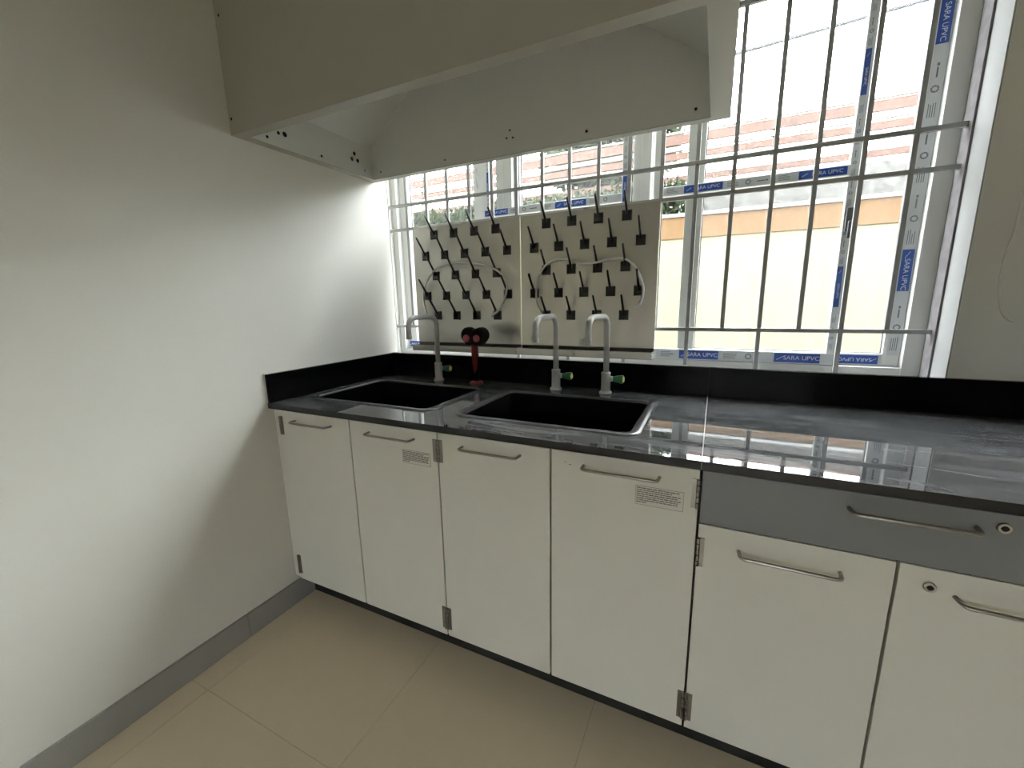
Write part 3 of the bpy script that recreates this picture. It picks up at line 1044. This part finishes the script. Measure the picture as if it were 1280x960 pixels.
# ------------------------------------------------------------------ extractor hood
HX, HY, HZ0, HZ1 = 1.573, 0.684, 1.8625, 2.62
hood = tag(empty('extractor_hood'), 'large white boxy extractor hood fixed to the left wall above the sinks', 'hood')
t = 0.0025
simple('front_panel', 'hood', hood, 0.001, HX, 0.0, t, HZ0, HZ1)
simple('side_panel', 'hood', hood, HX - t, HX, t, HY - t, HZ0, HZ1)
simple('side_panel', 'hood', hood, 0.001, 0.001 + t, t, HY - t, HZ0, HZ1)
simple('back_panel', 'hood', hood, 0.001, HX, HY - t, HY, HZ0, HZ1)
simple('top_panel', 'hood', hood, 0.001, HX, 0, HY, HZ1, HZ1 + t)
LX0, LX1, LY0, LY1 = 0.040, 1.513, 0.041, 0.647      # inner lining
bm = bmesh.new()          # rim closing the gap between outer skin and lining
cells(bm, [0.001 + t, LX0, LX1, HX - t], [t, LY0, LY1, HY - t], [HZ0, HZ0 + 0.002],
      lambda i, j, k: not (i == 1 and j == 1))
link('rim', bm, 'hood', hood)


def slab_between(pts, th, name):
    """Sheet from a convex outline, given thickness along its normal."""
    bm = bmesh.new()
    P = [Vector(p) for p in pts]
    n = (P[1] - P[0]).cross(P[2] - P[0]).normalized() * th
    a = [bm.verts.new(p) for p in P]
    b = [bm.verts.new(p + n) for p in P]
    bm.faces.new(list(reversed(a)))
    bm.faces.new(b)
    for k in range(len(P)):
        q = (k + 1) % len(P)
        bm.faces.new((a[k], a[q], b[q], b[k]))
    bmesh.ops.recalc_face_normals(bm, faces=list(bm.faces))
    return link(name, bm, 'hood_in', hood)


ZL = HZ0 + 0.002
slab_between([(LX0, LY0, 2.001), (LX0, LY1, 2.001), (0.404, LY1, 2.30), (0.404, LY0, 2.30)], 0.0015, 'lining_slope')
slab_between([(LX1, LY0, 2.034), (LX1, LY1, 2.034), (1.12, LY1, 2.30), (1.12, LY0, 2.30)], 0.0015, 'lining_slope')
simple('lining_top', 'hood_in', hood, 0.40, 1.124, LY0, LY1, 2.300, 2.302)
simple('lining_side', 'hood_in', hood, LX0 - 0.0015, LX0, LY0, LY1, ZL, 2.001)
simple('lining_side', 'hood_in', hood, LX1, LX1 + 0.0015, LY0, LY1, ZL, 2.034)
simple('lining_back', 'hood_in', hood, LX0 - 0.0015, LX1 + 0.0015, LY1, LY1 + 0.0015, ZL, 2.302)
simple('lining_front', 'hood_in', hood, LX0 - 0.0015, LX1 + 0.0015, LY0 - 0.0015, LY0, ZL, 2.302)


def dots(pts, plane):
    for (a, b, c, r_) in pts:
        bm = bmesh.new()
        if plane == 'rear':
            lathe(bm, [(r_, 0.0003), (r_ * .8, -0.0006)], (a, LY1, c), 'Y', 10)
        elif plane == 'left':
            lathe(bm, [(r_, -0.0003), (r_ * .8, 0.0006)], (LX0, b, c), 'X', 10)
        else:
            lathe(bm, [(r_, 0.0003), (r_ * .8, -0.0006)], (a, 0.0, c), 'Y', 10)
        link('screw_hole', bm, 'hole', hood)


dots([(0.088, 0, 1.892, .0045), (0.455, 0, 1.890, .0045), (0.773, 0, 1.953, .0045), (0.758, 0, 1.926, .0045), (0.786, 0, 1.924, .0045),
      (1.091, 0, 1.894, .0055), (1.466, 0, 1.897, .0055)], 'rear')
dots([(0, 0.110, 1.887, .006), (0, 0.158, 1.915, .007), (0, 0.185, 1.918, .010), (0, 0.350, 1.887, .006), (0, 0.536, 1.949, .009),
      (0, 0.519, 1.921, .009), (0, 0.553, 1.923, .009), (0, 0.593, 1.892, .005)], 'left')
dots([(0.021, 0, 2.223, .0055), (0.015, 0, 1.913, .0055)], 'front')
bm = bmesh.new()
lathe(bm, [(0.16, HZ1 + t), (0.16, RZ)], (0.75, 0.34, 0), 'Z', 32)
link('duct', bm, 'hood', hood)

# ------------------------------------------------------------------ loose wire on the wall right of the window
wpts = [(2.345, 1.66), (2.338, 1.60), (2.331, 1.53), (2.328, 1.444), (2.32, 1.39), (2.319, 1.311), (2.328, 1.242), (2.345, 1.204), (2.368, 1.188), (2.395, 1.192), (2.42, 1.22), (2.43, 1.30)]
bm = bmesh.new()
tube(bm, smooth_path([(a, D - 0.003, b) for a, b in wpts]), 0.0030, 6)
tag(link('loose_wire', bm, 'wire'), 'thin white wire hanging in a loop on the wall right of the window', 'wire')
